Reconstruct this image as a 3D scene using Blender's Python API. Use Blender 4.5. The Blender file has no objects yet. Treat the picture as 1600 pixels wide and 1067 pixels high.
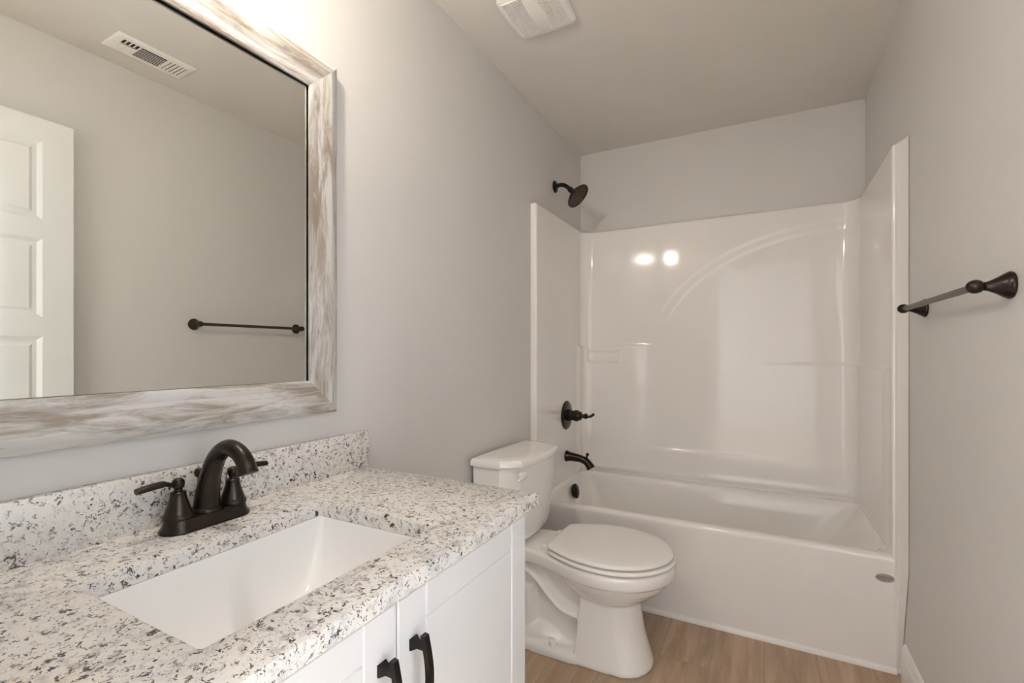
import bpy, bmesh, math, random
from mathutils import Vector, Matrix
random.seed(7)
scene = bpy.context.scene
COL = scene.collection
PI = math.pi

# ------------------------------------------------------------------ camera
W, YB, H = 1.49, 2.9155, 2.44            # room width, tub wall, ceiling height
RIM, YF = 0.437, 2.168                    # tub rim height, tub front plane
cam_d = bpy.data.cameras.new('camera')
cam = bpy.data.objects.new('camera', cam_d)
COL.objects.link(cam)
cam.location = (1.043, 0.0, 1.18)
cam.rotation_euler = (PI/2, 0, math.atan2(393, 742))
cam_d.sensor_width = 36.0
cam_d.lens = 36.0*742/1600
cam_d.shift_y = (549-533.5)/1600
cam_d.clip_start = 0.01
scene.camera = cam

# ------------------------------------------------------------------ light and exposure
scene.view_settings.view_transform = 'Standard'
scene.view_settings.look = 'None'
scene.view_settings.gamma = 1.0
scene.view_settings.use_curve_mapping = False
scene.view_settings.exposure = 0.2
VANITY_LAMP = 340.0      # emission of each warm glass shade over the mirror
HALL_FILL = 2750.0        # emission of the unseen lamp added in the hall as cool fill
DAYLIGHT = 2.0          # sky let in by the added hall window
scene.cycles.max_bounces = 14
scene.cycles.diffuse_bounces = 10
scene.cycles.glossy_bounces = 6
scene.cycles.sample_clamp_indirect = 4.0
scene.cycles.caustics_reflective = False
scene.cycles.caustics_refractive = False
world = bpy.data.worlds.new('sky')
scene.world = world
world.use_nodes = True
bgn = world.node_tree.nodes['Background']
bgn.inputs[0].default_value = (0.80, 0.89, 1.0, 1)
bgn.inputs[1].default_value = DAYLIGHT

# ------------------------------------------------------------------ materials
def new_mat(name):
    m = bpy.data.materials.new(name)
    m.use_nodes = True
    nt = m.node_tree
    return m, nt, nt.nodes['Principled BSDF']

def N(nt, kind, **kw):
    n = nt.nodes.new(kind)
    for k, v in kw.items():
        if k in ('operation', 'blend_type', 'data_type', 'feature', 'interpolation', 'noise_dimensions', 'distance', 'use_clamp', 'voronoi_dimensions'):
            setattr(n, k, v)
        else:
            n.inputs[k].default_value = v
    return n

def L(nt, a, ao, b, bi):
    nt.links.new(a.outputs[ao], b.inputs[bi])

def ramp(nt, stops):
    r = nt.nodes.new('ShaderNodeValToRGB')
    e = r.color_ramp.elements
    while len(e) < len(stops):
        e.new(0.5)
    for el, (p, c) in zip(e, stops):
        el.position = p
        el.color = c if len(c) == 4 else (*c, 1)
    return r

def mixc(nt, fac, a, b, blend='MIX'):
    m = nt.nodes.new('ShaderNodeMix')
    m.data_type = 'RGBA'
    m.blend_type = blend
    for s, v in ((0, fac), (6, a), (7, b)):
        if isinstance(v, tuple) and hasattr(v[0], 'outputs'):
            nt.links.new(v[0].outputs[v[1]], m.inputs[s])
        elif isinstance(v, tuple):
            m.inputs[s].default_value = v if len(v) == 4 else (*v, 1)
        else:
            m.inputs[s].default_value = v
    return m

def bump(nt, p, src, so, strength, dist):
    b = N(nt, 'ShaderNodeBump', Strength=strength, Distance=dist)
    L(nt, src, so, b, 'Height')
    L(nt, b, 'Normal', p, 'Normal')

def plain(name, col, rough=0.5, metal=0.0, coat=0.0, var=0.0, scale=20.0, bmp=0.0, bscale=200.0, ior=1.45):
    m, nt, p = new_mat(name)
    p.inputs['Base Color'].default_value = (*col, 1)
    p.inputs['Roughness'].default_value = rough
    p.inputs['Metallic'].default_value = metal
    p.inputs['Coat Weight'].default_value = coat
    p.inputs['Coat Roughness'].default_value = 0.05
    p.inputs['IOR'].default_value = ior
    tc = nt.nodes.new('ShaderNodeTexCoord')
    if var:
        n = N(nt, 'ShaderNodeTexNoise', Scale=scale, Detail=4.0)
        L(nt, tc, 'Object', n, 'Vector')
        r = ramp(nt, [(0.3, tuple(c*(1-var) for c in col)), (0.7, tuple(min(1, c*(1+var)) for c in col))])
        L(nt, n, 'Fac', r, 'Fac')
        L(nt, r, 'Color', p, 'Base Color')
    if bmp:
        n2 = N(nt, 'ShaderNodeTexNoise', Scale=bscale, Detail=3.0)
        L(nt, tc, 'Object', n2, 'Vector')
        bump(nt, p, n2, 'Fac', bmp, 0.002)
    return m

M = {}
M['wall'] = plain('wall_paint', (0.625, 0.611, 0.593), 0.45, var=0.012, scale=3, bmp=0.10, bscale=160)
M['ceiling'] = plain('ceiling_paint', (0.66, 0.64, 0.61), 0.85, var=0.02, scale=5, bmp=0.35, bscale=55)
M['gelcoat'] = plain('white_gelcoat', (0.80, 0.78, 0.76), 0.075, coat=0.0, var=0.006, scale=4, bmp=0.02, bscale=8)
M['porcelain'] = plain('white_porcelain', (0.82, 0.81, 0.79), 0.08, coat=0.5, var=0.005, scale=5)
M['basin'] = plain('basin_porcelain', (0.86, 0.865, 0.87), 0.10, coat=0.5, var=0.005, scale=5)
M['plastic'] = plain('white_plastic', (0.80, 0.785, 0.76), 0.22, var=0.006, scale=6)
M['cabinet'] = plain('cabinet_white', (0.68, 0.685, 0.695), 0.33, var=0.01, scale=7)
M['trim'] = plain('trim_white', (0.82, 0.81, 0.79), 0.30, var=0.01, scale=7)
M['door'] = plain('door_white', (0.70, 0.715, 0.705), 0.35, var=0.01, scale=7)
M['vent'] = plain('vent_white', (0.82, 0.81, 0.79), 0.4, var=0.01, scale=9)
M['dark'] = plain('dark_cavity', (0.02, 0.018, 0.016), 0.9, var=0.1, scale=20)
M['bronze'] = plain('oil_rubbed_bronze', (0.027, 0.020, 0.015), 0.27, metal=0.65, var=0.25, scale=30)
M['bronze_bar'] = plain('bronze_tube', (0.075, 0.060, 0.045), 0.33, metal=0.8, var=0.15, scale=30)
M['black'] = plain('black_bronze_pull', (0.012, 0.009, 0.008), 0.28, metal=0.5, var=0.3, scale=40)
M['nozzle'] = plain('nozzle_brown', (0.065, 0.045, 0.028), 0.45, metal=0.4, var=0.4, scale=120)
M['plate'] = plain('grey_nameplate', (0.36, 0.33, 0.30), 0.4, metal=0.2, var=0.05, scale=90)
M['ink'] = plain('nameplate_ink', (0.06, 0.05, 0.04), 0.5, var=0.05, scale=90)
M['chrome'] = plain('chrome', (0.7, 0.7, 0.7), 0.12, metal=1.0, var=0.02)
M['caulk'] = plain('caulk_white', (0.80, 0.78, 0.75), 0.4, var=0.01)

def mirror_mat():
    m, nt, p = new_mat('mirror_silver')
    p.inputs['Metallic'].default_value = 1.0
    p.inputs['Roughness'].default_value = 0.0
    tc = nt.nodes.new('ShaderNodeTexCoord')
    n = N(nt, 'ShaderNodeTexNoise', Scale=2.0)
    L(nt, tc, 'Object', n, 'Vector')
    r = ramp(nt, [(0, (0.82, 0.84, 0.815)), (1, (0.83, 0.85, 0.825))])
    L(nt, n, 'Fac', r, 'Fac')
    L(nt, r, 'Color', p, 'Base Color')
    return m
M['mirror'] = mirror_mat()

def glow(name, col, strength):
    m, nt, p = new_mat(name)
    p.inputs['Base Color'].default_value = (0.9, 0.9, 0.9, 1)
    p.inputs['Emission Color'].default_value = (*col, 1)
    p.inputs['Emission Strength'].default_value = strength
    tc = nt.nodes.new('ShaderNodeTexCoord')
    n = N(nt, 'ShaderNodeTexNoise', Scale=8.0)
    L(nt, tc, 'Object', n, 'Vector')
    mr = N(nt, 'ShaderNodeMapRange')
    mr.inputs['To Min'].default_value = strength*0.97
    mr.inputs['To Max'].default_value = strength*1.03
    L(nt, n, 'Fac', mr, 'Value')
    L(nt, mr, 'Result', p, 'Emission Strength')
    return m
M['shade'] = glow('lit_frosted_glass', (1.0, 0.895, 0.77), VANITY_LAMP)
M['hall_fill'] = glow('hall_fill_glow', (0.77, 0.872, 1.0), HALL_FILL)

def pane_mat():
    m, nt, p = new_mat('added_window_glass')
    out = nt.nodes['Material Output']
    tr = nt.nodes.new('ShaderNodeBsdfTransparent')
    gl = nt.nodes.new('ShaderNodeBsdfGlossy')
    gl.inputs['Roughness'].default_value = 0.02
    fr = N(nt, 'ShaderNodeFresnel', IOR=1.45)
    mx = nt.nodes.new('ShaderNodeMixShader')
    L(nt, fr, 0, mx, 0); L(nt, tr, 0, mx, 1); L(nt, gl, 0, mx, 2); L(nt, mx, 0, out, 0)
    return m
M['pane'] = pane_mat()

def granite_mat():
    m, nt, p = new_mat('speckled_granite')
    p.inputs['Roughness'].default_value = 0.22
    tc = nt.nodes.new('ShaderNodeTexCoord')
    def warp(scale, amount):
        nw = N(nt, 'ShaderNodeTexNoise', Scale=scale, Detail=3.0)
        L(nt, tc, 'Object', nw, 'Vector')
        sub = N(nt, 'ShaderNodeVectorMath', operation='SUBTRACT')
        sub.inputs[1].default_value = (0.5, 0.5, 0.5)
        L(nt, nw, 'Color', sub, 0)
        sc = N(nt, 'ShaderNodeVectorMath', operation='SCALE')
        sc.inputs['Scale'].default_value = amount
        L(nt, sub, 0, sc, 0)
        wv = N(nt, 'ShaderNodeVectorMath', operation='ADD')
        L(nt, tc, 'Object', wv, 0); L(nt, sc, 0, wv, 1)
        return wv
    wv = warp(120.0, 0.022)
    # pale ground with cream and grey clouds
    n1 = N(nt, 'ShaderNodeTexNoise', Scale=16.0, Detail=7.0, Roughness=0.7)
    L(nt, tc, 'Object', n1, 'Vector')
    r1 = ramp(nt, [(0.30, (0.50, 0.49, 0.485)), (0.46, (0.70, 0.685, 0.665)), (0.60, (0.72, 0.69, 0.645)), (0.74, (0.64, 0.575, 0.50))])
    L(nt, n1, 'Fac', r1, 'Fac')
    cur = r1; out = 'Color'
    def layer(scale, lo, hi, gain, col, seed, rough=0.6, cscale=9.0, clo=0.35, chi=0.62):
        nonlocal cur, out
        off = N(nt, 'ShaderNodeVectorMath', operation='ADD')
        off.inputs[1].default_value = (seed, seed*1.7, seed*0.6)
        L(nt, wv, 0, off, 0)
        n = N(nt, 'ShaderNodeTexNoise', Scale=scale, Detail=3.0, Roughness=rough)
        L(nt, off, 0, n, 'Vector')
        r = ramp(nt, [(lo, (0, 0, 0)), (hi, (1, 1, 1))])
        L(nt, n, 'Fac', r, 'Fac')
        c = N(nt, 'ShaderNodeTexNoise', Scale=cscale, Detail=3.0)
        L(nt, off, 0, c, 'Vector')
        cm = N(nt, 'ShaderNodeMapRange')
        cm.inputs['From Min'].default_value = clo; cm.inputs['From Max'].default_value = chi
        cm.inputs['To Max'].default_value = gain
        L(nt, c, 'Fac', cm, 'Value')
        mu = N(nt, 'ShaderNodeMath', operation='MULTIPLY')
        L(nt, r, 'Color', mu, 0); L(nt, cm, 'Result', mu, 1)
        m_ = mixc(nt, (mu, 0), (cur, out), col)
        cur, out = m_, 2
    layer(70, 0.52, 0.63, 0.75, (0.38, 0.365, 0.36), 2.3)
    layer(40, 0.59, 0.66, 0.75, (0.33, 0.25, 0.21), 11.9, cscale=6, clo=0.46, chi=0.60)
    layer(125, 0.595, 0.630, 1.0, (0.12, 0.115, 0.12), 5.1, clo=0.22, chi=0.46)
    layer(95, 0.615, 0.645, 1.0, (0.040, 0.038, 0.045), 0.0, clo=0.25, chi=0.48)
    layer(75, 0.640, 0.665, 1.0, (0.09, 0.045, 0.050), 8.4, cscale=7, clo=0.40, chi=0.52)
    layer(68, 0.645, 0.670, 1.0, (0.045, 0.045, 0.05), 17.0, cscale=7, clo=0.34, chi=0.48)
    L(nt, cur, 2, p, 'Base Color')
    return m
M['granite'] = granite_mat()

def frame_mat():
    m, nt, p = new_mat('whitewashed_wood')
    p.inputs['Roughness'].default_value = 0.42
    uv = nt.nodes.new('ShaderNodeUVMap'); uv.uv_map = 'UVMap'
    def streak(sx, sy, detail, lo, hi, seed, rough=0.65):
        mp = nt.nodes.new('ShaderNodeMapping')
        mp.inputs['Scale'].default_value = (sx, sy, 1)
        mp.inputs['Location'].default_value = (seed, seed*0.7, 0)
        L(nt, uv, 0, mp, 0)
        n = N(nt, 'ShaderNodeTexNoise', Scale=1.0, Detail=detail, Roughness=rough, Distortion=0.6)
        L(nt, mp, 0, n, 'Vector')
        r = ramp(nt, [(lo, (0, 0, 0)), (hi, (1, 1, 1))])
        L(nt, n, 'Fac', r, 'Fac')
        return r
    base = mixc(nt, (streak(5, 40, 5, 0.35, 0.65, 1), 'Color'), (0.525, 0.495, 0.45), (0.56, 0.555, 0.545))
    s1 = streak(4.5, 32, 8, 0.44, 0.60, 4.2, 0.70)
    f1 = N(nt, 'ShaderNodeMath', operation='MULTIPLY'); f1.inputs[1].default_value = 0.85
    L(nt, s1, 'Color', f1, 0)
    c1 = mixc(nt, (f1, 0), (base, 2), (0.215, 0.165, 0.125))
    s2 = streak(9, 120, 6, 0.60, 0.72, 9.3)
    f2 = N(nt, 'ShaderNodeMath', operation='MULTIPLY'); f2.inputs[1].default_value = 0.55
    L(nt, s2, 'Color', f2, 0)
    c2 = mixc(nt, (f2, 0), (c1, 2), (0.20, 0.165, 0.135))
    L(nt, c2, 2, p, 'Base Color')
    bump(nt, p, s1, 'Color', 0.25, -0.001)
    return m
M['frame'] = frame_mat()

def floor_mat():
    m, nt, p = new_mat('vinyl_plank_floor')
    p.inputs['Roughness'].default_value = 0.38
    tc = nt.nodes.new('ShaderNodeTexCoord')
    mp = nt.nodes.new('ShaderNodeMapping')
    mp.inputs['Rotation'].default_value = (0, 0, PI/2)
    mp.inputs['Location'].default_value = (0.23, 0.035, 0)
    L(nt, tc, 'Object', mp, 0)
    b = nt.nodes.new('ShaderNodeTexBrick')
    b.offset = 0.37
    for k, v in (('Scale', 1.0), ('Brick Width', 1.22), ('Row Height', 0.18), ('Mortar Size', 0.0012), ('Mortar Smooth', 0.2), ('Bias', 0.0)):
        b.inputs[k].default_value = v
    b.inputs['Color1'].default_value = (0.0, 0.0, 0.0, 1)
    b.inputs['Color2'].default_value = (1, 1, 1, 1)
    L(nt, mp, 0, b, 'Vector')
    sepp = nt.nodes.new('ShaderNodeSeparateColor')
    L(nt, b, 'Color', sepp, 0)
    # grain stretched along the plank
    off = N(nt, 'ShaderNodeVectorMath', operation='SCALE'); off.inputs['Scale'].default_value = 3.0
    L(nt, b, 'Color', off, 0)
    add = N(nt, 'ShaderNodeVectorMath', operation='ADD')
    L(nt, mp, 0, add, 0); L(nt, off, 0, add, 1)
    mg = nt.nodes.new('ShaderNodeMapping'); mg.inputs['Scale'].default_value = (2.2, 26, 1)
    L(nt, add, 0, mg, 0)
    g = N(nt, 'ShaderNodeTexNoise', Scale=1.0, Detail=7.0, Roughness=0.62, Distortion=0.8)
    L(nt, mg, 0, g, 'Vector')
    mg2 = nt.nodes.new('ShaderNodeMapping'); mg2.inputs['Scale'].default_value = (1.1, 7, 1)
    L(nt, add, 0, mg2, 0)
    g2 = N(nt, 'ShaderNodeTexNoise', Scale=1.0, Detail=3.0, Distortion=1.5)
    L(nt, mg2, 0, g2, 'Vector')
    ra = ramp(nt, [(0.3, (0.33, 0.225, 0.145)), (0.5, (0.41, 0.290, 0.195)), (0.72, (0.49, 0.365, 0.26))])
    L(nt, g, 'Fac', ra, 'Fac')
    rb = ramp(nt, [(0.3, (0.72, 0.72, 0.74)), (0.7, (1.12, 1.1, 1.06))])
    L(nt, g2, 'Fac', rb, 'Fac')
    c = mixc(nt, 0.75, (ra, 'Color'), (rb, 'Color'), 'MULTIPLY')
    pr = ramp(nt, [(0, (0.90, 0.90, 0.91)), (1, (1.07, 1.05, 1.02))])
    L(nt, sepp, 'Red', pr, 'Fac')
    c2 = mixc(nt, 1.0, (c, 2), (pr, 'Color'), 'MULTIPLY')
    c3 = mixc(nt, (b, 'Fac'), (c2, 2), (0.26, 0.18, 0.12))
    L(nt, c3, 2, p, 'Base Color')
    bump(nt, p, g, 'Fac', 0.08, 0.001)
    return m
M['floor'] = floor_mat()

# ------------------------------------------------------------------ object helpers
def world_loc(o):
    v = Vector((0, 0, 0))
    while o is not None:
        v += o.location
        o = o.parent
    return v

def obj(name, bm, mat, parent=None, angle=38, smooth=True):
    """Link a bmesh (built in room coordinates) as ONE mesh object."""
    bmesh.ops.recalc_face_normals(bm, faces=bm.faces)
    if parent is not None:
        bmesh.ops.translate(bm, verts=bm.verts, vec=-world_loc(parent))
    me = bpy.data.meshes.new(name)
    bm.to_mesh(me); bm.free()
    me.materials.append(M[mat])
    if smooth:
        me.polygons.foreach_set('use_smooth', [True]*len(me.polygons))
        me.set_sharp_from_angle(angle=math.radians(angle))
    o = bpy.data.objects.new(name, me)
    COL.objects.link(o)
    o.parent = parent
    return o

def tag(o, label=None, cat=None, group=None, kind=None):
    if label: o['label'] = label
    if cat: o['category'] = cat
    if group: o['group'] = group
    if kind: o['kind'] = kind
    return o

def thing(name, loc, label, cat, group=None):
    o = bpy.data.objects.new(name, None)
    COL.objects.link(o)
    o.location = loc
    o.empty_display_size = 0.05
    return tag(o, label, cat, group)

def struct(name, bm, mat, parent=None, **k):
    o = obj(name, bm, mat, parent, **k)
    if parent is None: o['kind'] = 'structure'
    return o

def box(bm, x0, x1, y0, y1, z0, z1, bev=0.0, seg=2):
    mt = Matrix.Translation(((x0+x1)/2, (y0+y1)/2, (z0+z1)/2)) @ Matrix.Diagonal((x1-x0, y1-y0, z1-z0, 1))
    r = bmesh.ops.create_cube(bm, size=1.0, matrix=mt)
    if bev:
        es = list({e for v in r['verts'] for e in v.link_edges})
        bmesh.ops.bevel(bm, geom=es, offset=bev, segments=seg, profile=0.5, affect='EDGES')
    return r['verts']

def loft(bm, rings, cap0=True, cap1=True, closed=True):
    rv = [[bm.verts.new(p) for p in ring] for ring in rings]
    n = len(rings[0])
    for a, b in zip(rv[:-1], rv[1:]):
        for i in range(n if closed else n-1):
            j = (i+1) % n
            bm.faces.new((a[i], a[j], b[j], b[i]))
    if cap0: bm.faces.new(list(reversed(rv[0])))
    if cap1: bm.faces.new(rv[-1])
    return rv

def frame_axes(d):
    d = Vector(d).normalized()
    up = Vector((0, 0, 1)) if abs(d.z) < 0.95 else Vector((1, 0, 0))
    a = up.cross(d).normalized()
    return a, d.cross(a).normalized()

def lathe(bm, prof, org, axis=(0, 0, 1), seg=40):
    """prof: (radius, height along axis)"""
    d = Vector(axis).normalized(); a, b = frame_axes(d); org = Vector(org)
    rings = [[org + d*h + (a*math.cos(2*PI*i/seg) + b*math.sin(2*PI*i/seg))*max(r, 1e-5) for i in range(seg)] for r, h in prof]
    loft(bm, rings)

def tube(bm, pts, rad, seg=24, sub=6, caps=True, flat=None):
    """Smooth tube through pts; rad: one radius or one per point; flat: (ra, rb) scale of the two section axes."""
    pts = [Vector(p) for p in pts]
    rads = [rad]*len(pts) if not hasattr(rad, '__len__') else list(rad)
    P, R = [], []
    n = len(pts)
    for i in range(n-1):
        p0, p1, p2, p3 = pts[max(i-1, 0)], pts[i], pts[i+1], pts[min(i+2, n-1)]
        m = sub if n > 2 else 1
        for k in range(m):
            t = k/m
            P.append(0.5*((2*p1) + (p2-p0)*t + (2*p0-5*p1+4*p2-p3)*t*t + (3*p1-p0-3*p2+p3)*t**3))
            R.append(rads[i]*(1-t)+rads[i+1]*t)
    P.append(pts[-1]); R.append(rads[-1])
    T = [(P[min(i+1, len(P)-1)]-P[max(i-1, 0)]).normalized() for i in range(len(P))]
    a, b = frame_axes(T[0])
    rings = []
    fa, fb = flat or (1, 1)
    for p, t, r in zip(P, T, R):
        a = (a - t*a.dot(t)).normalized(); b = t.cross(a)
        rings.append([p + a*(r*fa*math.cos(2*PI*k/seg)) + b*(r*fb*math.sin(2*PI*k/seg)) for k in range(seg)])
    loft(bm, rings, caps, caps)

def ball(bm, c, r, sx=1, sy=1, sz=1, seg=24):
    bmesh.ops.create_uvsphere(bm, u_segments=seg, v_segments=seg//2, radius=r,
                              matrix=Matrix.Translation(c) @ Matrix.Diagonal((sx, sy, sz, 1)))

def rrect(x0, x1, y0, y1, r, z, n=8):
    r = min(r, (x1-x0)/2-1e-4, (y1-y0)/2-1e-4)
    out = []
    for cx, cy, a0 in ((x1-r, y1-r, 0), (x0+r, y1-r, PI/2), (x0+r, y0+r, PI), (x1-r, y0+r, 1.5*PI)):
        for k in range(n+1):
            a = a0 + PI/2*k/n
            out.append(Vector((cx+r*math.cos(a), cy+r*math.sin(a), z)))
    return out

def B(): return bmesh.new()

def interp(tab, x):
    if x <= tab[0][0]: return tab[0][1]
    for (a, u), (b, v) in zip(tab[:-1], tab[1:]):
        if x <= b: return u+(v-u)*(x-a)/(b-a)
    return tab[-1][1]

def sm(a, b, x):
    t = max(0.0, min(1.0, (x-a)/(b-a)))
    return t*t*(3-2*t)

# ------------------------------------------------------------------ room shell
FY = 0.10                                # room face of the wall with the doorway
DX0, DX1, DH = 0.59, 1.43, 2.085          # doorway
HX0, HX1, HY = -0.9, 2.7, -2.3            # hall beyond the doorway
bm = B(); box(bm, HX0-0.1, HX1+0.1, HY-0.1, YB+0.12, -0.08, 0.0); struct('floor', bm, 'floor', smooth=False)
bm = B(); box(bm, HX0-0.1, HX1+0.1, HY-0.1, YB+0.12, H, H+0.1); struct('ceiling', bm, 'ceiling', smooth=False)
bm = B(); box(bm, -0.12, 0.0, FY, YB+0.12, 0, H); struct('wall_left', bm, 'wall', smooth=False)
bm = B(); box(bm, W, W+0.12, FY, YB+0.12, 0, H); struct('wall_right', bm, 'wall', smooth=False)
bm = B(); box(bm, 0.0, W, YB, YB+0.12, 0, H); struct('wall_back', bm, 'wall', smooth=False)
bm = B()
box(bm, HX0, DX0, -0.02, FY, 0, H); box(bm, DX1, HX1, -0.02, FY, 0, H); box(bm, DX0, DX1, -0.02, FY, DH, H)
struct('wall_front', bm, 'wall', smooth=False)
bm = B(); box(bm, HX0-0.1, HX1+0.1, HY-0.1, HY, 0, H); struct('wall_hall_back', bm, 'wall', smooth=False)
bm = B(); box(bm, HX0-0.1, HX0, HY, FY, 0, H); struct('wall_hall_left', bm, 'wall', smooth=False)
bm = B()                                  # hall wall with an opening for the added window
WY0, WY1, WZ0, WZ1 = -1.75, -0.55, 0.75, 2.1
box(bm, HX1, HX1+0.1, HY, WY0, 0, H); box(bm, HX1, HX1+0.1, WY1, FY, 0, H)
box(bm, HX1, HX1+0.1, WY0, WY1, 0, WZ0); box(bm, HX1, HX1+0.1, WY0, WY1, WZ1, H)
struct('wall_hall_right', bm, 'wall', smooth=False)
bm = B()
for y0, y1, z0, z1 in ((WY0, WY0+.04, WZ0, WZ1), (WY1-.04, WY1, WZ0, WZ1), (WY0+.04, WY1-.04, WZ0, WZ0+.04), (WY0+.04, WY1-.04, WZ1-.04, WZ1), (WY0+.04, WY1-.04, 1.40, 1.44)):
    box(bm, HX1+.03, HX1+.07, y0, y1, z0, z1, 0.004)
win = struct('added_window_1', bm, 'trim')  # unseen window, added to send cool light through the doorway
bm = B(); box(bm, HX1+.047, HX1+.053, WY0+.04, WY1-.04, WZ0+.04, 1.40); box(bm, HX1+.047, HX1+.053, WY0+.04, WY1-.04, 1.44, WZ1-.04); obj('added_window_pane', bm, 'pane', win, smooth=False)

# baseboard along the right wall, door casing, strip along the tub base
def base_profile(bm, y0, y1, x, s, h=0.138):
    prof = [(0, 0), (0.014, 0), (0.014, h-0.035), (0.011, h-0.028), (0.011, h-0.018), (0.006, h-0.004), (0, h)]
    loft(bm, [[Vector((x+s*a, y, z)) for a, z in prof] for y in (y0, y1)])
bm = B(); base_profile(bm, FY+0.016, 2.150, W, -1); struct('baseboard_right', bm, 'trim', angle=20)
bm = B(); base_profile(bm, 1.03, 2.182, 0.0, 1); struct('baseboard_left', bm, 'trim', angle=20)
bm = B()
box(bm, DX0-.06, DX0, FY, FY+.015, 0, DH+.06, .004); box(bm, DX1, W-.001, FY, FY+.015, 0, DH+.06, .004); box(bm, DX0, DX1, FY, FY+.015, DH, DH+.06, .004)
struct('trim_1', bm, 'trim')
bm = B()
q = [(0, 0), (0, 0.018)] + [(-0.014*math.sin(PI/2*k/6), 0.004+0.014*math.cos(PI/2*k/6)) for k in range(7)] + [(-0.014, 0)]
loft(bm, [[Vector((x, 2.2005+a, z)) for a, z in q] for x in (0.016, W-0.016)])
struct('trim_2', bm, 'caulk')

# ------------------------------------------------------------------ door standing open against the right wall
X0, X1, Y0, Y1 = 1.420, 1.455, 0.118, 0.844
bm = B(); box(bm, X0+.009, X1-.009, Y0+.01, Y1-.01, 0.02, 2.06)
ZP = [(1.985-0.374*i-0.300, 1.985-0.374*i) for i in range(5)]
ZP[4] = (0.215, ZP[4][1])
box(bm, X0, X1, Y0, Y0+.095, 0.012, 2.072, .002); box(bm, X0, X1, Y1-.095, Y1, 0.012, 2.072, .002)
edges = [2.072] + [v for a, b in ZP for v in (b, a)] + [0.012]
for i in range(0, len(edges), 2):
    box(bm, X0, X1, Y0+.094, Y1-.094, edges[i+1], edges[i])
for a, b in ZP:                           # sticking slope and raised field
    for xs, s in ((X0, 1), (X1, -1)):
        ya, yb = Y0+.095, Y1-.095
        rings = [[Vector((xs+s*d, y, z)) for y, z in ((ya+e, a+e), (yb-e, a+e), (yb-e, b-e), (ya+e, b-e))] for d, e in ((0.0005, 0.0), (0.009, 0.014), (0.0085, 0.016), (0.0085, 0.026), (0.003, 0.036))]
        loft(bm, rings, False, True)
door = struct('door_1', bm, 'door', angle=15)
bm = B(); lathe(bm, [(0.0, 0), (0.03, 0), (0.03, 0.008), (0.012, 0.012), (0.012, 0.03), (0.026, 0.04), (0.028, 0.055), (0.018, 0.066), (0, 0.068)], (X0, Y1-.06, .93), (-1, 0, 0)); obj('door_knob', bm, 'bronze', door)
bm = B()
for z in (0.25, 1.03, 1.85):
    lathe(bm, [(0.006, 0), (0.006, 0.09)], (X1-.002, Y0-.004, z), (0, 0, 1), 12)
obj('hinge', bm, 'bronze', door)

# ------------------------------------------------------------------ tub and shower unit
unit = thing('bathtub_shower', (W/2, 2.55, 0), 'glossy white one-piece bathtub with tall moulded shower surround', 'bathtub')
# -- wall surround: a plan path swept upward, pushed in and out by its moulded features
XL, XR, YBK, RC, ZT = 0.034, W-0.034, YB-0.036, 0.07, 1.932
def flare(x): return 0.07*(max(0.0, (x-(W-.028))/.028))**1.4
path = []                                  # (x, y, inward normal x, y)
def add(x, y, nx, ny): path.append((x, y, nx, ny))
add(0.0015, YF, 0, -1); add(0.012, YF, 0, -1); add(0.026, YF, 0, -1)
for k in range(1, 7):
    a = PI/2*k/6
    add(XL-.008+.008*math.sin(a), YF+.008-.008*math.cos(a), math.sin(a), -math.cos(a))
n = 56
for k in range(1, n+1): add(XL, YF+.008+(YBK-RC-YF-.008)*k/n, 1, 0)
for k in range(1, 13):
    a = PI/2*k/12
    add(XL+RC-RC*math.cos(a), YBK-RC+RC*math.sin(a), math.cos(a), -math.sin(a))
n = 190
for k in range(1, n+1): add(XL+RC+(XR-XL-2*RC)*k/n, YBK, 0, -1)
for k in range(1, 13):
    a = PI/2*k/12
    add(XR-RC+RC*math.sin(a), YBK-RC+RC*math.cos(a), -math.sin(a), -math.cos(a))
n = 56
for k in range(1, n+1): add(XR, YBK-RC-(YBK-RC-YF-.008)*k/n, -1, 0)
for k in range(1, 7):
    a = PI/2*k/6
    add(XR+.008-.008*math.cos(a), YF+.008-.008*math.sin(a), -math.cos(a), -math.sin(a))
for e in (.026, .020, .014, .008, .004, .0015): add(W-e, YF-flare(W-e), 0, -1)

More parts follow.
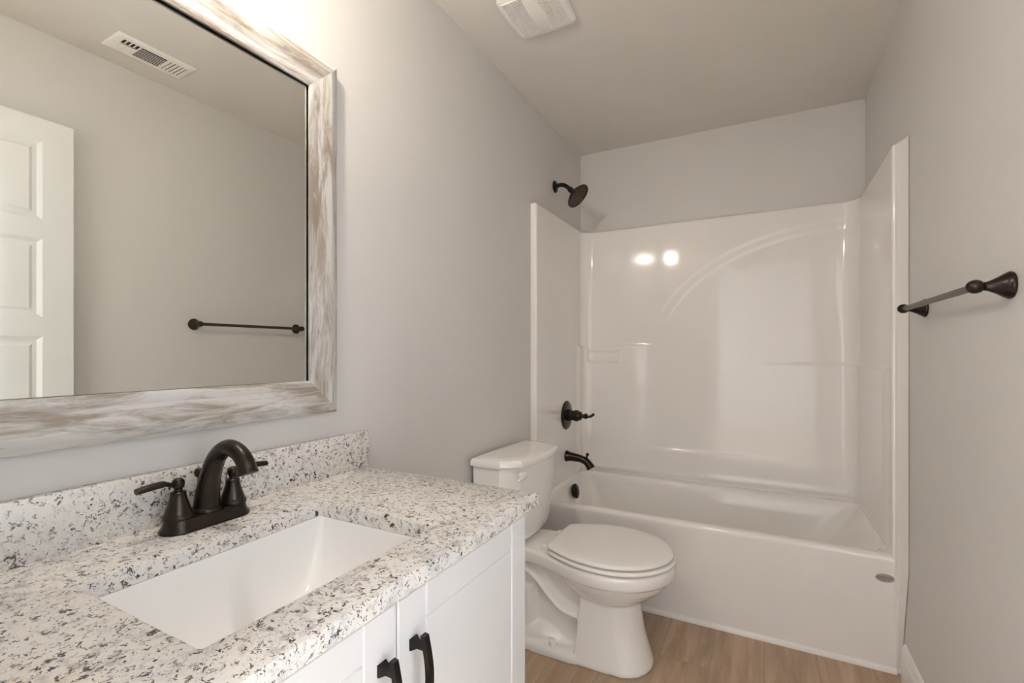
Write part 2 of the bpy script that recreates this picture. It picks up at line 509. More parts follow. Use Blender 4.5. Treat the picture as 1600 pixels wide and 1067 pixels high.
def relief(x, y, z):
    """inward push of the moulded wall at a point of its plan path"""
    d = 0.0
    if y > YBK-.001: d += 0.018*(1-sm(0.10, 0.50, x))
    elif x < 0.3: d += 0.018*sm(YBK-RC, YBK, y)
    # left corner block with a soap pocket
    wl = 1-sm(0.285, 0.50, x)
    if y < YBK-.001 and x < 0.2: wl *= sm(2.755, 2.772, y)
    top = 1.222 if x > 0.28 else (1.197 if x > 0.05 else 1.215)
    blk = wl*(1-sm(top-.010, top+.004, z))
    pocket = sm(0.052, 0.060, x)*(1-sm(0.268, 0.278, x))*sm(1.112, 1.122, z)*(1-sm(1.176, 1.182, z))
    bar = sm(0.052, 0.060, x)*(1-sm(0.268, 0.278, x))*sm(1.178, 1.183, z)
    d += 0.015*blk*(1-0.85*pocket)*(1-0.35*bar)
    # right shelf running on to the side panel
    wr = sm(0.92, 1.30, x)*(1 if y > YBK-.01 else sm(2.19, 2.30, y))
    d += 0.009*wr*(1-sm(1.108, 1.124, z))
    # arched panel, two rounded steps
    if y > YBK-.02:
        u, v = (x-1.42)/0.985, (z-1.15)/0.695
        r = math.hypot(u, v)
        fade = sm(1.16, 1.55, z) * (1-sm(1.36, 1.42, x))
        d -= fade*(0.003*(1-sm(0.988, 1.008, r)) + 0.003*(1-sm(0.930, 0.948, r)))
        # low rest along the back wall
        wb = sm(0.38, 0.56, x)*(1-sm(0.92, 1.12, x))
        d += 0.008*wb*(1-sm(0.600, 0.622, z))
        d += 0.006*(1-sm(0.46, 0.50, z))
    return d*sm(RIM, RIM+.035, z)
zs = [RIM-0.04]
while zs[-1] < ZT-0.016: zs.append(zs[-1]+0.0075)
zs = [z for z in zs if z < ZT-.012] + [ZT-.012]
bm = B()
rings = [[Vector((x+nx*relief(x, y, z), y+ny*relief(x, y, z), z)) for x, y, nx, ny in path] for z in zs]
for k in range(1, 6):                      # rounded top lip back to the wall
    a = PI/2*k/5
    rings.append([Vector((x-nx*.010*(1-math.cos(a)), y-ny*.010*(1-math.cos(a)), ZT-.012+.012*math.sin(a))) for x, y, nx, ny in path])
rings.append([Vector((min(max(x-nx*.034, .001), W-.001), min(y-ny*.034, YB-.001), ZT)) for x, y, nx, ny in path])
loft(bm, rings, False, False, closed=False)
obj('wall_surround', bm, 'gelcoat', unit, angle=80)
# -- tub body: apron, rounded rim, basin
bm = B()
prof = [(2.2, 0.0), (2.2, 0.02), (YF+.001, RIM-.03)] + [(YF+.018-.018*math.cos(a), RIM-.018+.018*math.sin(a)) for a in (0, .3, .6, .9, 1.2, PI/2)] + [(YF+.03, RIM)]
loft(bm, [[Vector((x, y-flare(x)*sm(0.02, 0.30, z), z)) for y, z in prof] for x in (0.0015, W-.03, W-.026, W-.020, W-.014, W-.008, W-.004, W-.0015)], False, False, closed=False)
tb = [  # x0, x1, y0, y1, corner radius, z
    (0.002, W-.002, YF+.03, YB-.002, .004, RIM),
    (0.040, 1.452, YF+.036, 2.846, .05, RIM),
    (0.043, 1.449, YF+.040, 2.842, .05, RIM-.001),
    (0.050, 1.442, YF+.047, 2.836, .055, RIM-.006),
    (0.056, 1.434, YF+.053, 2.831, .06, RIM-.014),
    (0.062, 1.420, YF+.062, 2.824, .07, RIM-.04),
    (0.090, 1.330, YF+.080, 2.808, .10, RIM-.16),
    (0.110, 1.250, YF+.095, 2.797, .12, 0.17),
    (0.125, 1.200, YF+.110, 2.795, .13, 0.125),
    (0.160, 1.140, YF+.150, 2.755, .13, 0.100),
    (0.260, 1.050, YF+.220, 2.690, .12, 0.094)]
loft(bm, [rrect(a, b, c, d, r, z, 10) for a, b, c, d, r, z in tb], False, True)
tub = obj('tub', bm, 'gelcoat', unit, angle=50)
# front columns below the rim carry the apron up into the surround
# -- drain overflow cover on the sloping end of the basin
bm = B()
lathe(bm, [(0, -.004), (0.040, -.004), (0.042, 0.008), (0.036, 0.014), (0.012, 0.017), (0.010, 0.022), (0, 0.022)], (0.083, 2.585, 0.376), (0.97, 0, 0.22))
tag(obj('overflow_cover', bm, 'bronze', unit), 'dark bronze overflow cover on the tub end')
# -- oval nameplate on the apron
def apron_y(z): return 2.2 - (2.2-YF-.001)*(z-.02)/(RIM-.05)
bx, bz = 1.435, 0.3515
slope = math.atan((2.2-YF-.001)/(RIM-.05))
RB = Matrix.Rotation(PI/2+slope, 4, 'X')
bm = B()
sect = []
for s, d in ((0.90, -.001), (1.0, -.001), (1.0, 0.0012), (0.95, 0.0022), (0.90, 0.0022), (0.86, 0.0014)):
    sect.append([Vector((0.0285*s*math.cos(2*PI*k/48), 0.0155*s*math.sin(2*PI*k/48), d)) for k in range(48)])
loft(bm, sect)
MB_ = Matrix.Translation((bx, apron_y(bz)-.0002, bz)) @ RB
bmesh.ops.transform(bm, matrix=MB_, verts=bm.verts)
plate = tag(obj('nameplate', bm, 'plate', unit), 'small grey oval nameplate on the tub apron')
def text_mesh(s, size, dx, dy, extr=0.0004):
    cu = bpy.data.curves.new('lettering', 'FONT')
    cu.body = s; cu.size = size; cu.align_x = 'CENTER'; cu.align_y = 'CENTER'; cu.extrude = extr; cu.resolution_u = 3
    to = bpy.data.objects.new('lettering', cu)
    COL.objects.link(to)
    bpy.context.view_layer.update()
    me = bpy.data.meshes.new_from_object(to.evaluated_get(bpy.context.evaluated_depsgraph_get()))
    bpy.data.objects.remove(to)
    b2 = bmesh.new(); b2.from_mesh(me)
    bmesh.ops.transform(b2, matrix=Matrix.Translation((dx, dy, 0.0016)), verts=b2.verts)
    return b2
bm = text_mesh('DIAMOND', 0.0098, 0, 0.0018)
b2 = text_mesh('TUB & SHOWERS', 0.0040, 0, -0.0062)
tmp = bpy.data.meshes.new('t'); b2.to_mesh(tmp); b2.free(); bm.from_mesh(tmp)
bmesh.ops.transform(bm, matrix=MB_, verts=bm.verts)
obj('lettering', bm, 'ink', plate, smooth=False)

# ------------------------------------------------------------------ shower fittings on the left end
VY = 2.575
t = thing('shower_valve', (XL, VY, 0.812), 'dark bronze shower valve with round plate and lever, above tub spout', 'shower valve')
bm = B(); lathe(bm, [(0, .0006), (0.082, .0006), (0.083, 0.004), (0.078, 0.009), (0.045, 0.014), (0, 0.015)], (XL, VY, .812), (1, 0, 0), 56); obj('escutcheon', bm, 'bronze', t)
bm = B(); lathe(bm, [(0.033, 0.012), (0.033, 0.03), (0.029, 0.033), (0.029, 0.052), (0.033, 0.056), (0.033, 0.070), (0.027, 0.076), (0.024, 0.090), (0.013, 0.095), (0.011, 0.108), (0.016, 0.114), (0.016, 0.124), (0.009, 0.130), (0, 0.131)], (XL, VY, .812), (1, 0, 0)); hub = obj('handle_hub', bm, 'bronze', t)
bm = B(); tube(bm, [(XL+.118, VY, .812), (XL+.130, VY, .808), (XL+.144, VY+.006, .812), (XL+.158, VY+.012, .822)], [.006, .006, .011, .009], flat=(1, .75)); ball(bm, (XL+.158, VY+.012, .822), .0085); obj('lever', bm, 'bronze', t)

t = thing('tub_spout', (XL, VY, 0.57), 'dark bronze tub spout with diverter knob on tub end wall', 'spout')
bm = B()
lathe(bm, [(0, .0006), (0.032, .0006), (0.032, 0.006), (0.028, 0.014), (0.0245, 0.03)], (XL, VY, .576), (1, 0, 0))
tube(bm, [(XL+.015, VY, .575), (XL+.05, VY, .573), (XL+.09, VY, .568), (XL+.120, VY, .556), (XL+.138, VY, .538), (XL+.150, VY, .520)], [.0275, .0235, .021, .021, .022, .0255], seg=28, flat=(1, 1))
obj('spout_body', bm, 'bronze', t)
bm = B(); lathe(bm, [(0.006, 0), (0.005, 0.016), (0.009, 0.020), (0.010, 0.027), (0.006, 0.033), (0, 0.034)], (XL+.122, VY, .572), (0.25, 0, 1), 20); obj('diverter_knob', bm, 'bronze', t)

SY = 2.485
t = thing('overhead_shower', (0, SY, 2.11), 'dark bronze shower head on a bent arm high over the tub', 'shower head')
bm = B(); lathe(bm, [(0, .0005), (0.034, .0005), (0.034, 0.004), (0.028, 0.010), (0.014, 0.013), (0, 0.013)], (0, SY, 2.11), (1, 0, 0)); obj('wall_flange', bm, 'bronze', t)
bm = B(); tube(bm, [(0.004, SY, 2.11), (0.03, SY, 2.115), (0.052, SY, 2.112), (0.072, SY, 2.100), (0.094, SY, 2.078)], .0115); obj('shower_arm', bm, 'bronze', t)
HD = Vector((0.72, 0.0, -0.69)).normalized(); HO = Vector((0.088, SY, 2.085))
bm = B()
lathe(bm, [(0, 0), (.014, 0), (.016, .008), (.013, .014), (.017, .020), (.020, .030), (.026, .034), (.045, .046), (.064, .060), (.071, .066), (.0725, .072), (.070, .077), (.063, .078), (.060, .074), (0, .073)], HO, HD, 56)
hd = obj('spray_head', bm, 'bronze', t)
bm = B()
lathe(bm, [(.0595, .0735), (.0595, .0748), (.050, .0756), (.0, .0765)], HO, HD, 48)
a, b = frame_axes(HD)
for r, n in ((.012, 6), (.022, 12), (.032, 18), (.042, 24), (.052, 30)):
    for k in range(n):
        an = 2*PI*k/n
        p = HO + HD*.0755 + (a*math.cos(an)+b*math.sin(an))*r
        lathe(bm, [(.0020, 0), (.0016, .003), (0, .0034)], p, HD, 6)
tag(obj('spray_face', bm, 'nozzle', hd), 'brown nozzle face of the shower head')

# ------------------------------------------------------------------ toilet
TY = 1.815
t = thing('toilet', (0.4, TY, 0), 'white two-piece toilet with closed lid between the vanity and tub', 'toilet')
LID = [(0.296, .105), (0.300, .128), (0.318, .140), (0.34, .152), (0.39, .178), (0.45, .196), (0.50, .202), (0.545, .203), (0.59, .194), (0.64, .175), (0.68, .147), (0.71, .115), (0.735, .075), (0.747, .040), (0.752, 0.0)]
def egg(tab, sc, dx, z, cx=0.52, n=72):
    # resample the half outline evenly, then mirror it
    pts = [(tab[0][0], 0.0)] + list(tab)
    pts = [(cx+(x-cx)*sc+dx, w*sc) for x, w in pts]
    # chaikin rounding
    for _ in range(2):
        q = [pts[0]]
        for (x0, w0), (x1, w1) in zip(pts[:-1], pts[1:]):
            q += [(x0*.75+x1*.25, w0*.75+w1*.25), (x0*.25+x1*.75, w0*.25+w1*.75)]
        q.append(pts[-1]); pts = q
    ds = [0]
    for p0, p1 in zip(pts[:-1], pts[1:]): ds.append(ds[-1]+math.hypot(p1[0]-p0[0], p1[1]-p0[1]))
    half = []
    for k in range(n//2+1):
        s = ds[-1]*k/(n//2)
        half.append((interp(list(zip(ds, [p[0] for p in pts])), s), interp(list(zip(ds, [p[1] for p in pts])), s)))
    return [Vector((x, TY-w, z)) for x, w in half] + [Vector((x, TY+w, z)) for x, w in reversed(half[1:-1])]
bm = B()
loft(bm, [egg(LID, s, 0, z) for s, z in ((.88, .4192), (.985, .4192), (1.0, .4220), (1.0, .427), (.985, .4320), (.95, .4345), (.80, .4365), (.4, .4375))])
obj('toilet_lid', bm, 'plastic', t, angle=60)
bm = B()
loft(bm, [egg(LID, s, .004, z) for s, z in ((.88, .3985), (.99, .3985), (1.018, .4025), (1.018, .407), (1.004, .4118), (.985, .4132), (.88, .4134))])
obj('toilet_seat', bm, 'plastic', t, angle=60)
for s in (-1, 1):
    bm = B(); box(bm, .262, .305, TY+s*.075-.017, TY+s*.075+.017, .3905, .4125, .006, 3); obj('seat_hinge', bm, 'plastic', t)
# bowl, pedestal and trapway grown together
RIMT = [(0.035, .085), (0.05, .105), (0.12, .115), (0.2, .120), (0.27, .133), (0.33, .152), (0.39, .176), (0.45, .195), (0.50, .201), (0.545, .203), (0.59, .196), (0.64, .178), (0.68, .150), (0.715, .115), (0.740, .075), (0.753, .040), (0.758, 0.0)]
bm = B()
loft(bm, [egg(RIMT, s, 0, z, .5) for s, z in ((.90, .338), (.975, .343), (.99, .352), (1.0, .375), (.995, .387), (.97, .393), (.9, .394))])
BWL = [(0.33, .10), (0.36, .145), (0.42, .175), (0.50, .190), (0.58, .183), (0.65, .155), (0.70, .11), (0.73, .06), (0.742, 0)]
loft(bm, [egg(BWL, s, dx, z, .52) for s, dx, z in ((1.0, 0, .35), (.985, 0, .335), (.93, 0, .312), (.83, -.002, .288), (.70, -.005, .262), (.55, -.01, .240), (.40, -.01, .225))])
def dsec(x0, x1, hw0, hw1, z, nose=.11, n=14):
    pts = [Vector((x0, TY+hw0, z)), Vector((x0, TY-hw0, z))]
    for k in range(n+1):
        a = -PI/2+PI*k/n
        pts.append(Vector((x1-nose+nose*math.cos(a), TY+hw1*math.sin(a), z)))
    return pts
loft(bm, [dsec(*s) for s in ((.405, .678, .128, .122, 0), (.405, .679, .128, .122, .012), (.408, .671, .123, .116, .04), (.416, .648, .116, .103, .12), (.424, .634, .112, .098, .20), (.43, .628, .110, .096, .28))])
loft(bm, [dsec(*s) for s in ((.075, .50, .130, .134, 0), (.075, .50, .130, .134, .022), (.085, .49, .124, .128, .034), (.10, .48, .105, .110, .040))])
box(bm, .07, .45, TY-.062, TY+.062, .0, .36)
tube(bm, [(.13, TY, .315), (.20, TY, .300), (.255, TY, .262), (.305, TY, .210), (.36, TY, .175), (.45, TY, .165)], .026, seg=28, flat=(4.1, 1.0))
tube(bm, [(.185, TY, .02), (.195, TY, .12), (.19, TY, .24)], .05, seg=24, flat=(2.0, 1.0))
tube(bm, [(.185, TY, .045), (.27, TY, .05), (.34, TY, .035), (.44, TY, .02)], [.06, .055, .04, .03], seg=24, flat=(1.9, 1.0))
me = bpy.data.meshes.new('b'); bm.to_mesh(me); bm.free()
to = bpy.data.objects.new('b', me); COL.objects.link(to)
r = to.modifiers.new('r', 'REMESH'); r.mode = 'VOXEL'; r.voxel_size = 0.0045
s_ = to.modifiers.new('s', 'SMOOTH'); s_.factor = 0.5; s_.iterations = 9
bpy.context.view_layer.update()
me2 = bpy.data.meshes.new_from_object(to.evaluated_get(bpy.context.evaluated_depsgraph_get()))
bpy.data.objects.remove(to)
bm = B(); bm.from_mesh(me2)
for v in bm.verts: v.co.z = max(v.co.z, 0.0005)
obj('toilet_bowl', bm, 'porcelain', t, angle=180)
for s in (-1, 1):
    bm = B(); lathe(bm, [(.0145, 0), (.0145, .010), (.012, .018), (.006, .022), (0, .0225)], (.315, TY+s*.106, .036), (0, 0, 1), 24); obj('bolt_cap', bm, 'plastic', t)
def tank_sec(xb, xc, xf, bow, hw, ch, z):
    pts = [(xb, -hw), (xb, 0), (xb, hw), (xc, hw), (xc+(xf-xc)*.5, hw-ch*.42), (xf, hw-ch)]
    for k in range(1, 8):
        y = (hw-ch)*(1-2*k/8)
        pts.append((xf+bow*(1-(y/(hw-ch))**2), y))
    pts += [(xf, -hw+ch), (xc+(xf-xc)*.5, -hw+ch*.42), (xc, -hw)]
    return [Vector((x, TY+y, z)) for x, y in pts]
bm = B()
loft(bm, [tank_sec(*s) for s in ((.05, .11, .155, .012, .12, .04, .395), (.04, .12, .172, .014, .165, .05, .405), (.032, .125, .185, .015, .195, .05, .425), (.030, .128, .190, .016, .203, .05, .46), (.026, .138, .204, .018, .216, .052, .60), (.024, .142, .210, .020, .221, .052, .728))])
obj('tank', bm, 'porcelain', t, angle=28)
bm = B()
loft(bm, [tank_sec(*s) for s in ((.022, .145, .213, .021, .224, .052, .7255), (.018, .150, .219, .022, .230, .053, .727), (.017, .152, .221, .022, .232, .053, .733), (.018, .151, .219, .022, .231, .053, .748), (.024, .147, .213, .022, .226, .052, .757), (.036, .139, .201, .020, .214, .050, .7605), (.06, .12, .17, .015, .18, .045, .7615))])
obj('tank_lid', bm, 'porcelain', t, angle=28)
bm = B()
lathe(bm, [(.012, 0), (.012, .006), (.008, .012), (0, .013)], (.212, TY-.175, .700), (1, -.25, 0), 20)
tube(bm, [(.228, TY-.172, .703), (.234, TY-.188, .7025), (.237, TY-.212, .700), (.238, TY-.240, .6965)], [.0095, .0105, .0085, .0065], flat=(.8, 1.0)); ball(bm, (.238, TY-.240, .6965), .0064); ball(bm, (.228, TY-.170, .703), .0115)
obj('flush_lever', bm, 'plastic', t)

# ------------------------------------------------------------------ vanity
VX = 0.560                                # door faces
VC, VY0, VY1 = 0.547, 0.118, 0.978
t = thing('vanity_cabinet', (0.28, VC, 0), 'white two-door vanity cabinet under the granite countertop', 'cabinet')
bm = B()
box(bm, 0.003, 0.538, VY1-.018, VY1, 0.0, .8135); box(bm, 0.003, 0.538, VY0, VY0+.018, 0.0, .8135)
box(bm, 0.003, 0.470, VY0+.018, VY1-.018, .10, .118); box(bm, 0.003, .012, VY0+.018, VY1-.018, .118, .8135)
box(bm, 0.455, .470, VY0+.018, VY1-.018, 0.0, .10)
box(bm, .520, .538, VY0+.018, VY1-.018, .775, .8135); box(bm, .520, .538, VY0+.018, VY1-.018, .10, .135)
box(bm, .520, .538, VY0+.018, VY0+.05, .135, .775); box(bm, .520, .538, VY1-.05, VY1-.018, .135, .775)
obj('body', bm, 'cabinet', t, smooth=False)
def vdoor(y0, y1, side):
    z0, z1, x0, x1 = .105, .8065, .540, VX
    s, rl = .067, .0565
    bm = B()
    for a, b, c, e, dx in ((y0, y0+s, z0, z1, 0), (y1-s, y1, z0, z1, 0), (y0+s, y1-s, z1-rl, z1, 0), (y0+s, y1-s, z0, z0+rl, 0), (y0+s, y1-s, z0+rl, z1-rl, .0008)):
        box(bm, x0, x1-dx, a, b, c, e, .0026, 1)
    d = obj('door', bm, 'cabinet', t, angle=15)
    hy = y0+.033 if side > 0 else y1-.033
    zt, zb = .745, .620
    bm = B()
    for z in (zt-.018, zb+.018):
        rr = [[Vector((VX+dx, hy+a*h, z+b*h)) for a, b in ((-1, -1), (1, -1), (1, 1), (-1, 1))] for dx, h in ((0, .0085), (.003, .0085), (.012, .0045), (.024, .0045))]
        loft(bm, rr)
    secs = []
    for k in range(17):
        f = k/16; z = zt+(zb-zt)*f
        bow = .010*math.sin(PI*f)
        x = VX+.020+bow
        hw, th = .0062, .0075
        secs.append([Vector((x-.0008, hy-hw, z)), Vector((x+th, hy-hw*.85, z)), Vector((x+th, hy+hw*.85, z)), Vector((x-.0008, hy+hw, z))])
    loft(bm, secs)
    tag(obj('handle', bm, 'black', d, angle=30), 'dark bowed pull handle')
vdoor(VC+.0015, VY1, 1); vdoor(VY0, VC-.0015, -1)

CT, CU = 0.845, 0.8145                    # counter top and underside
CX1, CY0, CY1 = 0.574, FY+.002, 1.027
SX0, SX1, SY0, SY1 = 0.170, 0.482, 0.309, 0.737   # sink cut-out
t = thing('countertop', (0.28, VC, CU), 'white and grey speckled granite countertop with backsplash on the vanity', 'countertop')
bm = B()
def slab_ring(e, z): return rrect(0.002, CX1-e, CY0, CY1-e, .006, z, 6)
hole = lambda e, z: rrect(SX0-e, SX1+e, SY0-e, SY1+e, .007, z, 6)
o_r = [slab_ring(.003, CU), slab_ring(0, CU+.003), slab_ring(0, CT-.006), slab_ring(.0018, CT-.0018), slab_ring(.006, CT)]
h_r = [hole(0.004, CT), hole(.0012, CT-.0012), hole(0, CT-.004), hole(0, CU)]
loft(bm, o_r + h_r + [o_r[0]], False, False)
bmesh.ops.remove_doubles(bm, verts=bm.verts, dist=1e-6)
obj('slab', bm, 'granite', t, angle=30)
bm = B(); box(bm, .001, .0205, CY0, CY1+.008, CT, .948, .0015); obj('backsplash', bm, 'granite', t)

t = thing('sink', (0.326, .536, 0.70), 'white rectangular undermount sink set in the granite countertop', 'sink')
bm = B()
def srec(e0x, e1x, e0y, e1y, r, z): return rrect(SX0+e0x, SX1-e1x, SY0+e0y, SY1-e1y, r, z, 8)
# outside of the bowl, up to the flange, over the rim, then the inside
rings = [srec(.07, .07, .10, .07, .05, .640), srec(.015, .015, .05, .02, .05, .660), srec(-.006, -.006, -.006, -.006, .03, .74), srec(-.008, -.008, -.008, -.008, .02, .800),
         srec(-.022, -.022, -.022, -.022, .02, .802), srec(-.022, -.022, -.022, -.022, .02, .8140), srec(-.002, -.002, -.002, -.002, .012, .8140)]
for k in range(0, 13):                     # walls sweep to a trough bottom
    f = k/12
    z = .8125-.150*math.sin(f*PI/2)
    e = 1-math.cos(f*PI/2)
    rings.append(srec(.001+.055*e**1.2, .001+.075*e, .002+.150*e, .001+.115*e**1.1, .012+.04*e, z))
loft(bm, rings)
bowl = obj('sink_bowl', bm, 'basin', t, angle=40)
bm = B(); lathe(bm, [(0, .0), (.022, .0), (.022, .003), (.016, .005), (.0155, .008), (0, .010)], (.316, .545, .6628)); obj('drain_stopper', bm, 'bronze', t)

# ------------------------------------------------------------------ faucet
FX, FC = 0.078, 0.543
t = CF = CT+0.0008
t = thing('faucet', (FX, FC, CF), 'dark bronze two-handle faucet with arched spout behind the sink', 'faucet')
bm = B()
def stadium(l, w, z, n=14):
    pts = []
    for k in range(n+1):
        a = -PI/2+PI*k/n; pts.append(Vector((FX+w*math.sin(a), FC+l-w+w*math.cos(a), z)))
    for k in range(n+1):
        a = PI/2+PI*k/n; pts.append(Vector((FX+w*math.sin(a), FC-l+w+w*math.cos(a), z)))
    return pts
loft(bm, [stadium(l, w, z) for l, w, z in ((.082, .0310, CF), (.0825, .0315, CF+.003), (.081, .030, CF+.006), (.077, .0275, CF+.010), (.0755, .0265, CF+.018), (.0745, .0255, CF+.0225), (.072, .023, CF+.024))])
obj('base_plate', bm, 'bronze', t)
bm = B()
lathe(bm, [(.0265, CF+.0225), (.0275, CF+.026), (.0265, CF+.030), (.023, CF+.033)], (FX+.001, FC-.001, 0))
tube(bm, [(FX+.001, FC-.001, CF+.024), (FX+.005, FC-.001, CF+.060), (FX+.017, FC-.001, CF+.100), (FX+.038, FC-.001, CF+.134), (FX+.068, FC-.001, CF+.152), (FX+.098, FC-.001, CF+.149), (FX+.120, FC-.001, CF+.134), (FX+.129, FC-.001, CF+.116)],
     [.0245, .0210, .0182, .0165, .0155, .0152, .0155, .0170], seg=32, sub=8)
d = Vector((.30, 0, -.95)).normalized()
lathe(bm, [(.0165, 0), (.0185, .004), (.0190, .008), (.016, .010), (0, .010)], (FX+.1275, FC-.001, CF+.118), d)
obj('spout', bm, 'bronze', t, angle=50)
for s in (-1, 1):
    hy = FC+s*.0515
    bm = B()
    lathe(bm, [(.0245, .0225), (.0255, .027), (.0245, .031), (.0225, .033), (.0215, .037), (.0170, .050), (.0138, .062), (.0128, .068), (.0132, .071), (.0118, .073), (.0070, .075), (.0065, .080)], (FX, hy, CF), (0, 0, 1))
    h = obj('handle', bm, 'bronze', t, angle=40)
    bm = B()
    lathe(bm, [(.0065, .078), (.0095, .082), (.0108, .088), (.0098, .094), (.006, .0975), (0, .098)], (FX, hy, CF), (0, 0, 1), 28)
    pts = [(FX+.000, hy+s*.004, CF+.088), (FX+.002, hy+s*.014, CF+.089), (FX+.003, hy+s*.022, CF+.092), (FX+.004, hy+s*.030, CF+.0935), (FX+.005, hy+s*.050, CF+.0925), (FX+.006, hy+s*.070, CF+.0905)]
    tube(bm, pts, [.0060, .0052, .0060, .0080, .0080, .0072], seg=16, flat=(1.0, .78))
    obj('lever', bm, 'bronze', h, angle=50)
bm = B(); lathe(bm, [(.003, .02), (.003, .082), (.0075, .086), (.0085, .091), (.0085, .096), (.006, .100), (0, .101)], (FX-.034, FC+.004, CF), (0, 0, 1), 20); obj('lift_rod', bm, 'bronze', t)

# ------------------------------------------------------------------ mirror
MY0, MY1, MZ0, MZ1, FW = 0.135, 0.917, 1.018, 1.947, 0.087
t = thing('wall_mirror', (0, (MY0+MY1)/2, MZ0), 'large mirror in a whitewashed distressed wood frame above the vanity', 'mirror')
prof = [(0, .002), (0, .019), (.002, .0205), (.0225, .0275), (.026, .0275), (.062, .0205), (.066, .0210), (.082, .0205), (.087, .0185), (.087, .0135), (.081, .0130), (.081, .0020)]   # (inward from the outer edge, distance off the wall)
corners = [(MY0, MZ0, 1, 1), (MY1, MZ0, -1, 1), (MY1, MZ1, -1, -1), (MY0, MZ1, 1, -1)]
for i in range(4):
    (ya, za, sa, ta), (yb, zb, sb, tb_) = corners[i], corners[(i+1) % 4]
    bm = B(); uvl = bm.loops.layers.uv.new('UVMap')
    dist = [0.0]
    for p0, p1 in zip(prof[:-1], prof[1:]): dist.append(dist[-1]+math.hypot(p1[0]-p0[0], p1[1]-p0[1]))
    def pos(f, a): return (ya+sa*a)*(1-f)+(yb+sb*a)*f, (za+ta*a)*(1-f)+(zb+tb_*a)*f
    vs = [[bm.verts.new((x, *pos(f, a))) for a, x in prof] for f in (0, 1)]
    horiz = abs(yb-ya) > abs(zb-za)
    for k in range(len(prof)-1):
        fa = bm.faces.new((vs[0][k], vs[1][k], vs[1][k+1], vs[0][k+1]))
        for lp in fa.loops:
            kk = k if lp.vert in (vs[0][k], vs[1][k]) else k+1
            lp[uvl].uv = ((lp.vert.co.y if horiz else lp.vert.co.z)+i*3.7, dist[kk]+i*0.61)
    bm.faces.new(list(reversed(vs[0]))); bm.faces.new(vs[1])
    obj('frame_rail', bm, 'frame', t, angle=25)
bm = B()
g0, g1, h0, h1 = MY0+FW-.0055, MY1-FW+.0055, MZ0+FW-.0055, MZ1-FW+.0055
for v in box(bm, .003, .0060, g0, g1, h0, h1):    # hangs a touch proud at its far side
    v.co.x += 0.006*(v.co.y-g0)
obj('glass', bm, 'mirror', t, smooth=False)

# ------------------------------------------------------------------ towel bar on the right wall
TZ, TA, TB, OFF = 1.315, 1.330, 1.908, .054
t = thing('towel_bar', (W, (TA+TB)/2, TZ), 'dark bronze towel bar on the right wall next to the tub', 'towel bar')
for y in (TA, TB):
    bm = B()
    lathe(bm, [(0, .0005), (.0275, .0005), (.0285, .004), (.0270, .0075), (.0255, .0085), (.0245, .012), (.0225, .0145), (.0165, .024), (.0115, .034), (.0090, .040), (.0092, .042), (.0075, .043), (.005, .045)], (W, y, TZ), (-1, 0, 0))
    ball(bm, (W-OFF-.002, y, TZ), .0158, 1.0, 1.0, .92, 28)
    obj('post', bm, 'bronze', t, angle=50)
bm = B(); tube(bm, [(W-OFF, TA, TZ), (W-OFF, TB, TZ)], .0078); obj('bar', bm, 'bronze_bar', t)

# ------------------------------------------------------------------ ceiling fittings
t = thing('exhaust_fan_cover', (.305, 1.59, H), 'white slotted exhaust fan cover on the ceiling', 'vent')
fx0, fx1, fy0, fy1 = .190, .420, 1.470, 1.708
def bowed(e, z, n=10, r=.022, bw=.006):
    pts = rrect(fx0+e, fx1-e, fy0+e, fy1-e, r, z, 5)
    cx, cy = (fx0+fx1)/2, (fy0+fy1)/2
    # subdivide the sides and bow them slightly outward
    out = []
    for i, p in enumerate(pts):
        q = pts[(i+1) % len(pts)]
        steps = n if (q-p).length > .05 else 1
        for k in range(steps):
            v = p.lerp(q, k/steps)
            if steps > 1:
                d = Vector((1 if v.x > fx1-e-.001 else (-1 if v.x < fx0+e+.001 else 0), 1 if v.y > fy1-e-.001 else (-1 if v.y < fy0+e+.001 else 0), 0))
                v = v + d*bw*math.sin(PI*k/steps)
            out.append(v)
    return out
bm = B()
loft(bm, [bowed(0, H-.0005), bowed(0, H-.008), bowed(.003, H-.012), bowed(.014, H-.017)], False, True)
obj('cover', bm, 'vent', t, angle=40)
cxm = (fx0+fx1)/2
ns = 24
for half in (-1, 1):
    bmd, bms = B(), B()
    for k in range(ns):
        y = fy0+.024+(fy1-fy0-.048)*k/(ns-1)
        wv = abs((y-(fy0+fy1)/2)/(.095))
        inner = .020+.008*(1-wv*wv)
        outer = .096
        xa, xb = sorted((cxm+half*inner, cxm+half*outer))
        box(bmd, xa, xb, y-.0022, y+.0022, H-.0178, H-.0165)
        box(bms, xa-.001, xb+.001, y-.0048, y-.0022, H-.0210, H-.0168)
    xr = cxm+half*.064
    box(bms, xr-.0016, xr+.0016, fy0+.020, fy1-.020, H-.0215, H-.0168)
    obj('louver', bms, 'vent', t, smooth=False)
    tag(obj('slot', bmd, 'dark', t, smooth=False), 'dark slots of the fan cover')

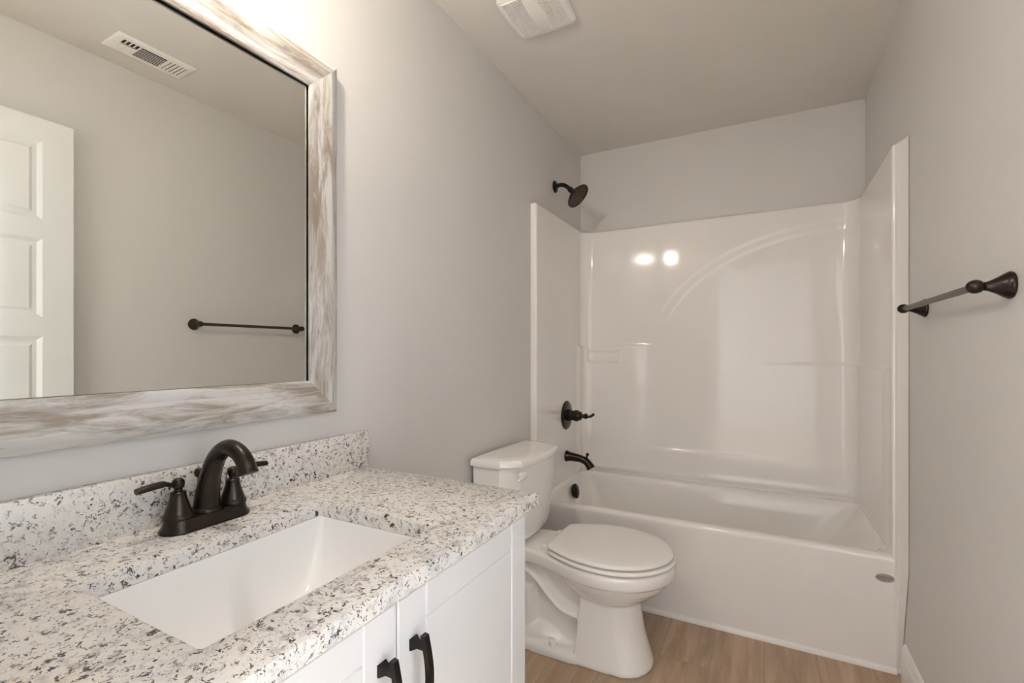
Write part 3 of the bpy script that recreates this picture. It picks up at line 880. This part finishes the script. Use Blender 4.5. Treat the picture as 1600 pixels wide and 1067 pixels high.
t = thing('air_register', (1.29, 1.062, H), 'white ceiling air register with three louver banks, seen in the mirror', 'vent')
rx0, rx1, ry0, ry1 = 1.213, 1.365, .910, 1.200
bm = B()
loft(bm, [rrect(rx0+e, rx1-e, ry0+e, ry1-e, .003, z, 3) for e, z in ((0, H-.0005), (0, H-.004), (.004, H-.007), (.016, H-.008))], False, True)
obj('face_plate', bm, 'vent', t, angle=30)
z1, z2 = H-.0082, H-.0075
mx0, mx1 = rx0+.032, rx1-.032
def bank(fill):
    bmd, bms = B(), B()
    fill(bmd, bms)
    tag(obj('slot', bmd, 'dark', t, smooth=False), 'dark slots of the register')
    obj('louver', bms, 'vent', t, smooth=False)
def middle(bmd, bms):                      # long slots
    for k in range(7):
        x = mx0+.006+(mx1-mx0-.012)*k/6
        box(bmd, x-.0048, x+.0048, ry0+.094, ry1-.102, z1, z2)
        box(bms, x+.0048, x+.0056, ry0+.094, ry1-.102, H-.0105, z2)
def crosswise(bmd, bms):                   # narrow slots at the far end
    for k in range(5):
        y = ry1-.086+.060*k/4
        box(bmd, mx0, mx1, y-.0013, y+.0013, z1, z2)
        box(bms, mx0, mx1, y+.0015, y+.0085, H-.0100, z2)
def open_end(bmd, bms):                    # open slots at the near end
    for k in range(4):
        y = ry0+.036+.046*k/3
        box(bmd, mx0, mx0+.030, y-.0050, y+.0050, z1, z2)
        box(bms, mx0+.036, mx1, y-.0038, y+.0048, H-.0095, z2)
    box(bmd, mx0+.0325, mx0+.0375, ry0+.030, ry0+.088, z1, z2)
bank(middle); bank(crosswise); bank(open_end)
for y in (ry0+.012, ry1-.012):
    bm = B(); lathe(bm, [(.004, 0), (.003, .002), (0, .0025)], ((rx0+rx1)/2, y, H-.0078), (0, 0, -1), 12); obj('screw', bm, 'vent', t)

# ------------------------------------------------------------------ lamps
LX, LY, LZ = 0.175, 0.53, 2.17
t = thing('vanity_light', (0, LY, LZ), 'bronze single-globe vanity light on the wall above the mirror', 'light fixture')
bm = B(); lathe(bm, [(0, .0005), (.055, .0005), (.055, .012), (.045, .020), (0, .022)], (0, LY, LZ+.07), (1, 0, 0)); obj('wall_plate', bm, 'bronze', t)
bm = B(); tube(bm, [(.02, LY, LZ+.07), (.07, LY, LZ+.075), (LX-.06, LY, LZ+.085), (LX-.02, LY, LZ+.080), (LX, LY, LZ+.055)], .008); lathe(bm, [(.014, .010), (.024, 0), (.026, -.018), (.020, -.022)], (LX, LY, LZ+.055), (0, 0, 1)); obj('arm', bm, 'bronze', t)
bm = B(); lathe(bm, [(0, -.004), (.03, -.003), (.060, .006), (.075, .020), (.076, .022), (.060, .009), (.03, 0), (0, -.001)], (LX-.062, LY, LZ), (1, 0, -.12)); obj('added_glow_shield', bm, 'bronze', t)  # disc added behind the globe to keep its glow off the wall
bm = B(); lathe(bm, [(.018, .036), (.027, .028), (.034, .012), (.036, -.004), (.032, -.022), (.020, -.034), (0, -.038)], (LX, LY, LZ), (0, 0, 1), 32); tag(obj('lamp_shade', bm, 'shade', t), 'lit frosted glass globe')

t = thing('hall_fill_light', (-0.40, -0.66, H), 'added fill light, flush and round, on the unseen hall ceiling', 'light fixture')  # unseen fill lamp, added to brighten the room through the doorway
bm = B(); lathe(bm, [(0, -.0005), (.15, -.0005), (.15, -.025), (.14, -.028), (0, -.028)], (-0.40, -0.66, H), (0, 0, 1), 40); obj('fill_lamp_base', bm, 'chrome', t)
bm = B(); lathe(bm, [(.135, -.028), (.13, -.05), (.10, -.072), (.05, -.085), (0, -.088)], (-0.40, -0.66, H), (0, 0, 1), 40); obj('lamp_shade', bm, 'hall_fill', t)
